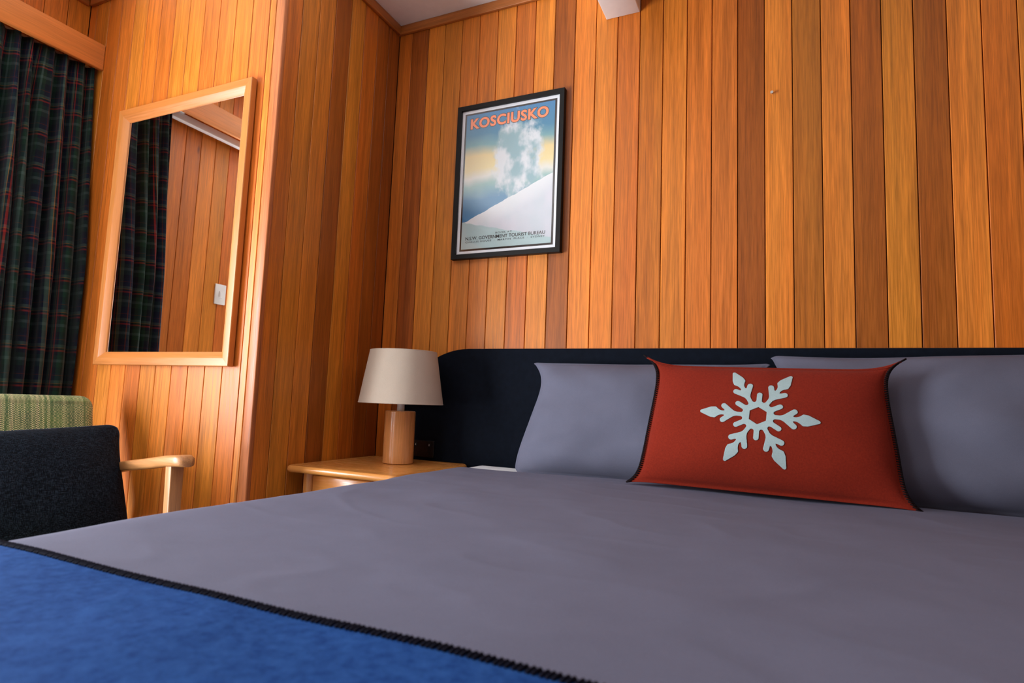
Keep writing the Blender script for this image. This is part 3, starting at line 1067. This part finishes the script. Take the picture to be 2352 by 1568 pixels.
# ------------------------------------------------------------------ pillows and cushions
class Pillow:
    """soft cushion; local x across, local z up, local -y towards the viewer"""
    def __init__(self, W, Hh, Tt, pinch_x=0.04, pinch_z=0.05, ear=4.0, p=2.2, q=0.55, sag=0.0, seed=0.0, wr=0.006, flange=0.0, ear_amp=0.0, fold=0.0, low=1.0, taper=0.0, round_=0.0, skew=0.0):
        self.__dict__.update(locals())
    def pt(self, u, v, side, off=0.0):
        W, Hh = self.W, self.Hh
        x = W / 2 * u * (1 - self.pinch_x * (1 - abs(v) ** self.ear) * abs(u) ** 2.5)
        z = Hh / 2 * v * (1 - self.pinch_z * (1.0 if v > 0 else self.low) * (1 - abs(u) ** self.ear) * abs(v) ** 2.5)
        rho = self.round_
        a, b = abs(x) - (W / 2 - rho), abs(z) - (Hh / 2 - rho)
        if rho > 0 and a > 0 and b > 0:              # round off the corners
            k = max(a, b) / math.hypot(a, b)
            x = math.copysign(W / 2 - rho + a * k, x)
            z = math.copysign(Hh / 2 - rho + b * k, z)
        z += self.skew * x
        x *= 1 + self.sag * 0.5 * (-v) * (1 - abs(v) ** 3) - self.taper * v
        f = 1 - self.flange
        uu, vv = min(1.0, abs(u) / f), min(1.0, abs(v) / f)
        th = max(0.0, (1 - uu ** self.p)) ** self.q * max(0.0, (1 - vv ** self.p)) ** self.q
        th *= 1 + self.sag * (-v)
        y = -side * (self.Tt / 2 * th)
        sd = self.seed
        # wrinkles run in from the corners and edges
        c = noise.noise(Vector((u * 2.1 + sd, v * 2.1, side * 0.7)))
        rad = noise.noise(Vector((math.atan2(v, u) * 3.4 + sd, math.hypot(u, v) * 0.9, side)))
        edge = max(abs(u), abs(v))
        y += -side * self.wr * (c + 0.9 * rad * edge ** 2) * min(1.0, th * 3)
        y += self.fold * noise.noise(Vector((u * 1.4 + sd, v * 1.1, 20.0))) + self.ear_amp * (u * u * v * v) * noise.noise(Vector((u * 2 + sd, v * 2, 31.0)))
        y += -side * (off + 0.0008)
        return Vector((x, y, z))
    def mesh(self, name, n=64, k=44):
        def gs(i, n):
            t = -1 + 2 * i / n
            return math.sin(t * math.pi / 2) * 0.6 + t * 0.4
        m = MB()
        for side in (1, -1):
            vs = [self.pt(gs(i, n), gs(j, k), side) for j in range(k + 1) for i in range(n + 1)]
            fs = [(j * (n + 1) + i, j * (n + 1) + i + 1, (j + 1) * (n + 1) + i + 1, (j + 1) * (n + 1) + i) for j in range(k) for i in range(n)]
            m.add(vs, fs if side == 1 else [f[::-1] for f in fs])
        N = (n + 1) * (k + 1)
        loop = [i for i in range(n + 1)] + [j * (n + 1) + n for j in range(1, k + 1)] + [k * (n + 1) + i for i in range(n - 1, -1, -1)] + [j * (n + 1) for j in range(k - 1, 0, -1)]
        m.f += [(loop[a], loop[(a + 1) % len(loop)], loop[(a + 1) % len(loop)] + N, loop[a] + N) for a in range(len(loop))]
        return m.mesh(name, smooth=True)
    def border(self, n=80):
        pts = [self.pt(-1 + 2 * i / n, -1, 0) for i in range(n)] + [self.pt(1, -1 + 2 * i / n, 0) for i in range(n)]
        pts += [self.pt(1 - 2 * i / n, 1, 0) for i in range(n)] + [self.pt(-1, 1 - 2 * i / n, 0) for i in range(n)]
        return pts

def place(o, loc, tilt=0.0, rz=0.0, roll=0.0):
    """tilt: lean the top away from the viewer; roll: turn in the cushion's own plane"""
    o.matrix_world = Matrix.Translation(loc) @ Matrix.Rotation(rz, 4, 'Z') @ Matrix.Rotation(-tilt, 4, 'X') @ Matrix.Rotation(roll, 4, 'Y')

def settle(o, z):
    """lower or raise a thing until its lowest point lies at height z"""
    low = min((o.matrix_world @ q.co).z for q in o.data.vertices)
    o.matrix_world = Matrix.Translation((0, 0, z - low)) @ o.matrix_world

# grey pillows
pl = Pillow(0.875, 0.44, 0.20, 0.065, 0.03, 4.0, 2.4, 0.55, low=0.4, sag=0.24, seed=2.0, wr=0.018, round_=0.02, flange=0.025, fold=0.012)
pil = link('pillow', pl.mesh('pillow'), M['pillow'])
place(pil, (-0.482, -0.165, 0.748), 0.30, 0.0, 0.0)
settle(pil, 0.538)
tag(pil, 'grey cotton pillow leaning on headboard between the lamp and red cushion', 'pillow', 'grey pillows')
pr = Pillow(0.90, 0.475, 0.21, 0.05, 0.040, 3.0, 2.4, 0.55, low=0.3, sag=0.22, seed=11.0, wr=0.014, round_=0.035, flange=0.02, fold=0.012)
pir = link('pillow', pr.mesh('pillow'), M['pillow'])
place(pir, (0.395, -0.178, 0.757), 0.28, 0.0, -0.020)
settle(pir, 0.530)
tag(pir, 'shaded grey cotton pillow behind the red cushion on the side away from the lamp', 'pillow', 'grey pillows')

# red snowflake cushion
rc = empty('snowflake_cushion', (0, 0, 0))
tag(rc, 'red wool lumbar cushion with pale snowflake and dark stitched ends', 'cushion')
RW, RH = 0.766, 0.432
red = Pillow(RW, RH, 0.135, 0.125, 0.185, 7.0, 2.0, 0.60, sag=0.10, seed=5.0, wr=0.005, flange=0.05, ear_amp=0.03, low=0.15, taper=0.018)
link('cushion_cover', red.mesh('cushion_cover', 84, 56), M['red_wool'], rc)

def smin(a, b, k):
    h = max(k - abs(a - b), 0.0) / k
    return min(a, b) - h * h * k * 0.25

def capsule(x, y, ax, ay, bx, by, r):
    dx, dy = bx - ax, by - ay
    t = max(0.0, min(1.0, ((x - ax) * dx + (y - ay) * dy) / (dx * dx + dy * dy)))
    return math.hypot(x - ax - dx * t, y - ay - dy * t) - r

HEAD = [(0.66, -0.012), (0.735, -0.076), (0.80, -0.070), (0.965, 0.0), (0.80, 0.070), (0.735, 0.076), (0.66, 0.012)]
def sd_poly(x, y, P):
    d, sg = 1e9, 1.0
    n = len(P)
    for i in range(n):
        (ax, ay), (bx, by) = P[i], P[i - 1]
        ex, ey, wx, wy = bx - ax, by - ay, x - ax, y - ay
        t = max(0.0, min(1.0, (wx * ex + wy * ey) / (ex * ex + ey * ey)))
        d = min(d, (wx - ex * t) ** 2 + (wy - ey * t) ** 2)
        c = (y >= ay, y < by, ex * wy > ey * wx)
        if all(c) or not any(c):
            sg = -sg
    return sg * math.sqrt(d)

def flake(x, y):
    """signed distance of a six-armed snowflake, arm length 1"""
    a = math.atan2(y, x)
    s = math.pi / 3
    a = (a + s / 2) % s - s / 2
    r = math.hypot(x, y)
    X, Y = r * math.cos(a), abs(r * math.sin(a))
    hexd = r * math.cos((math.atan2(y, x) + math.pi / 6) % s - s / 2) - 0.140
    d = max(r - 0.262, -hexd)               # ring with a hexagonal hole
    k = 0.034
    d = smin(d, capsule(X, Y, 0.25, 0, 0.82, 0, 0.038), k)          # arm
    d = smin(d, capsule(X, Y, 0.42, 0, 0.585, 0.134, 0.048), k)      # side twigs
    # kite-shaped head
    d = smin(d, sd_poly(X, Y, HEAD) - 0.030, 0.035)
    # stubby buds between the arms
    b2 = math.pi / 6
    d = smin(d, capsule(X, Y, 0.22 * math.cos(b2), 0.22 * math.sin(b2), 0.405 * math.cos(b2), 0.405 * math.sin(b2), 0.045), k)
    return max(d, -hexd)

def flake_mesh(name, surf, n=210):
    """marching squares on the signed distance, wrapped onto the cushion face"""
    ext = 1.03
    st = 2 * ext / n
    val = [[flake(-ext + i * st, -ext + j * st) for i in range(n + 1)] for j in range(n + 1)]
    vid, vs, fs = {}, [], []
    def vert(key, x, y):
        if key not in vid:
            vid[key] = len(vs)
            vs.append(surf(x, y))
        return vid[key]
    for j in range(n):
        for i in range(n):
            cs = [(i, j), (i + 1, j), (i + 1, j + 1), (i, j + 1)]
            vv = [val[b][a] for a, b in cs]
            if min(vv) > 0:
                continue
            poly = []
            for k in range(4):
                (a, b), (c, d) = cs[k], cs[(k + 1) % 4]
                va, vb = vv[k], vv[(k + 1) % 4]
                if va <= 0:
                    poly.append(vert((a, b), -ext + a * st, -ext + b * st))
                if (va <= 0) != (vb <= 0):
                    t = va / (va - vb)
                    key = ('e',) + tuple(sorted(((a, b), (c, d))))
                    poly.append(vert(key, -ext + (a + (c - a) * t) * st, -ext + (b + (d - b) * t) * st))
            if len(poly) >= 3:
                fs.append(tuple(poly))
    me = bpy.data.meshes.new(name)
    me.from_pydata(vs, [], fs)
    me.polygons.foreach_set('use_smooth', [True] * len(me.polygons))
    return me
FR, FA = 0.164, math.radians(-3.2)
FCX, FCZ = -0.010, 0.001
def on_red(x, y):
    xr = (x * math.cos(FA) - y * math.sin(FA)) * FR + FCX
    zr = (x * math.sin(FA) + y * math.cos(FA)) * FR + FCZ
    u, v = xr / (RW / 2), zr / (RH / 2)
    for _ in range(3):                    # invert the outline so that the emblem keeps its shape
        q = red.pt(u, v, 1)
        u += (xr - q.x) / (RW / 2)
        v += (zr - q.z) / (RH / 2)
    return red.pt(u, v, 1, 0.0016)
fl = link('snowflake_emblem', flake_mesh('snowflake_emblem', on_red), M['flake'], rc)
fl['label'] = 'pale grey-blue felt snowflake'
fs_ = fl.modifiers.new('thick', 'SOLIDIFY')
fs_.thickness = 0.0012
fs_.offset = -1

# blanket stitches over both ends, a double seam along the top
for sgn in (-1, 1):
    m = MB()
    N = 64
    edge = [red.pt(sgn, -1 + 2 * i / N, 0) for i in range(N + 1)]
    m.tube([p for p in edge], 0.0028, 6)
    for i in range(N + 1):
        v = -1 + 2 * i / N
        for side in (1, -1):
            a = red.pt(sgn, v, side, 0.001)
            b = red.pt(sgn * (1 - 0.036), v * 0.985, side, 0.0014)
            m.tube([a, (a + b) / 2 + Vector((0, -side * 0.0012, 0)), b], 0.0019, 5)
    m.build('blanket_stitching', M['stitch'], rc, smooth=True)
m = MB()
for vv, rad in ((0.935, 0.0022), (1.0, 0.0034)):
    m.tube([red.pt(-1 + 2 * i / 60, vv, 1 if vv < 1 else 0, 0.0006) for i in range(1, 60)], rad, 6)
m.build('top_seam', M['red_wool'], rc, smooth=True)
place(rc, (-0.068, -0.338, 0.763), 0.32, 0.0, 0.012)

# ------------------------------------------------------------------ armchair
CA = math.radians(-15)
ch = empty('armchair', (-2.115, -1.26, 0), CA)
tag(ch, 'timber armchair with green woven back in the corner below the mirror', 'armchair')
AY = 0.350
def arm_mesh(sy):
    m = MB()
    prof = [(-0.36, 0.476), (-0.25, 0.515), (-0.10, 0.540), (0.10, 0.567), (0.26, 0.590), (0.345, 0.598), (0.372, 0.597), (0.384, 0.590)]
    hw = [0.018, 0.021, 0.024, 0.026, 0.029, 0.030, 0.024, 0.010]
    hh = [0.017, 0.018, 0.018, 0.018, 0.018, 0.018, 0.0155, 0.008]
    rings = []
    for (x, z), w, h in zip(prof, hw, hh):
        ring = []
        for k in range(16):
            a = 2 * math.pi * k / 16
            c, s = math.cos(a), math.sin(a)
            ring.append((x, sy * AY + w * math.copysign(abs(c) ** 0.5, c), z - 0.018 + h * math.copysign(abs(s) ** 0.5, s)))
        rings.append(ring)
    n = 16
    vs = [q for r in rings for q in r]
    fs = [(i * n + k, i * n + (k + 1) % n, (i + 1) * n + (k + 1) % n, (i + 1) * n + k) for i in range(len(rings) - 1) for k in range(n)]
    fs += [tuple(range(n - 1, -1, -1)), tuple(range((len(rings) - 1) * n, len(rings) * n))]
    m.add(vs, fs)
    return m
def leg_mesh(x_top, x_bot, sy, zt, w=0.022, d=0.020):
    m = MB()
    vs = []
    for x, z, k in ((x_bot, 0.0, 0.75), (x_top, zt, 1.0)):
        for a, b in ((-1, -1), (1, -1), (1, 1), (-1, 1)):
            vs.append((x + a * w * k, sy * AY + b * d * k, z))
    m.add(vs, [(3, 2, 1, 0), (4, 5, 6, 7), (0, 1, 5, 4), (1, 2, 6, 5), (2, 3, 7, 6), (3, 0, 4, 7)])
    me = m.mesh('leg')
    bm = bmesh.new()
    bm.from_mesh(me)
    bmesh.ops.bevel(bm, geom=bm.edges[:], offset=0.004, segments=2, affect='EDGES', profile=0.5)
    bm.to_mesh(me)
    bm.free()
    me.polygons.foreach_set('use_smooth', [True] * len(me.polygons))
    me.set_sharp_from_angle(angle=math.radians(50))
    return me
for sy in (-1, 1):
    arm_mesh(sy).build('armrest', M['chair_x'], ch, auto=50)
    link('leg', leg_mesh(0.290, 0.315, sy, 0.566), M['chair_z'], ch)
    link('leg', leg_mesh(-0.330, -0.400, sy, 0.470), M['chair_z'], ch)
    rbox('side_rail', (-0.33, sy * AY - 0.014, 0.165), (0.29, sy * AY + 0.014, 0.220), M['chair_x'], ch, 0.005)
for x in (-0.28, 0.26):
    rbox('cross_rail', (x - 0.014, -AY + 0.012, 0.155), (x + 0.014, AY - 0.012, 0.195), M['chair_z'], ch, 0.005)

def soft_block(name, sx, sy, sz, r, seg, puff, mat, mtx):
    """rounded upholstered block; UV in metres over width and wrapped height"""
    m = MB()
    m.box((-sx / 2, -sy / 2, -sz / 2), (sx / 2, sy / 2, sz / 2))
    me = m.mesh(name)
    bm = bmesh.new()
    bm.from_mesh(me)
    bmesh.ops.bevel(bm, geom=bm.edges[:], offset=r, segments=seg, affect='EDGES', profile=0.5)
    bmesh.ops.subdivide_edges(bm, edges=[e for e in bm.edges if e.calc_length() > 0.06], cuts=8, use_grid_fill=True)
    for q in bm.verts:
        c = q.co
        k = (1 - (2 * c.y / sy) ** 2) * (1 - (2 * c.z / sz) ** 2)
        c.x += math.copysign(puff * max(0, k), c.x)
    uvl = bm.loops.layers.uv.new('UVMap')
    for f in bm.faces:
        for lp in f.loops:
            c = lp.vert.co
            nn = lp.vert.normal
            lp[uvl].uv = (c.y, c.z + (sz / 2 - c.x if c.z > sz / 2 - r else 0.0))
    bm.to_mesh(me)
    bm.free()
    me.polygons.foreach_set('use_smooth', [True] * len(me.polygons))
    o = link(name, me, mat, ch)
    o.matrix_local = mtx
    return o
bk = soft_block('back_cushion', 0.115, 0.610, 0.47, 0.045, 5, 0.010, M['green'],
                Matrix.Translation((-0.385, 0.010, 0.528)) @ Matrix.Rotation(math.radians(-17), 4, 'Y'))
soft_block('seat_cushion', 0.60, 0.610, 0.110, 0.035, 4, 0.0, M['green'],
           Matrix.Translation((-0.005, 0.0, 0.270)) @ Matrix.Rotation(math.radians(-8), 4, 'Y'))

# navy cushion standing on the seat
nc = empty('navy_cushion', (0, 0, 0))
tag(nc, 'dark navy slub cushion with piping propped on the armchair', 'cushion')
nv = Pillow(0.52, 0.45, 0.190, 0.015, 0.015, 3.0, 2.2, 0.55, sag=0.12, seed=8.0, wr=0.006, flange=0.0, round_=0.045, skew=0.065)
link('cushion_cover', nv.mesh('cushion_cover'), M['slub'], nc)
m = MB()
bp = nv.border()
m.tube(bp + bp[:1], 0.0042, 7, cap=False)
m.build('piping', M['piping'], nc, smooth=True)
# local -y of the cushion must look along the chair's forward direction
loc = ch.location + Matrix.Rotation(CA, 3, 'Z') @ Vector((-0.100, 0.082, 0.441))
place(nc, loc, 0.42, CA + math.pi / 2, 0.005)
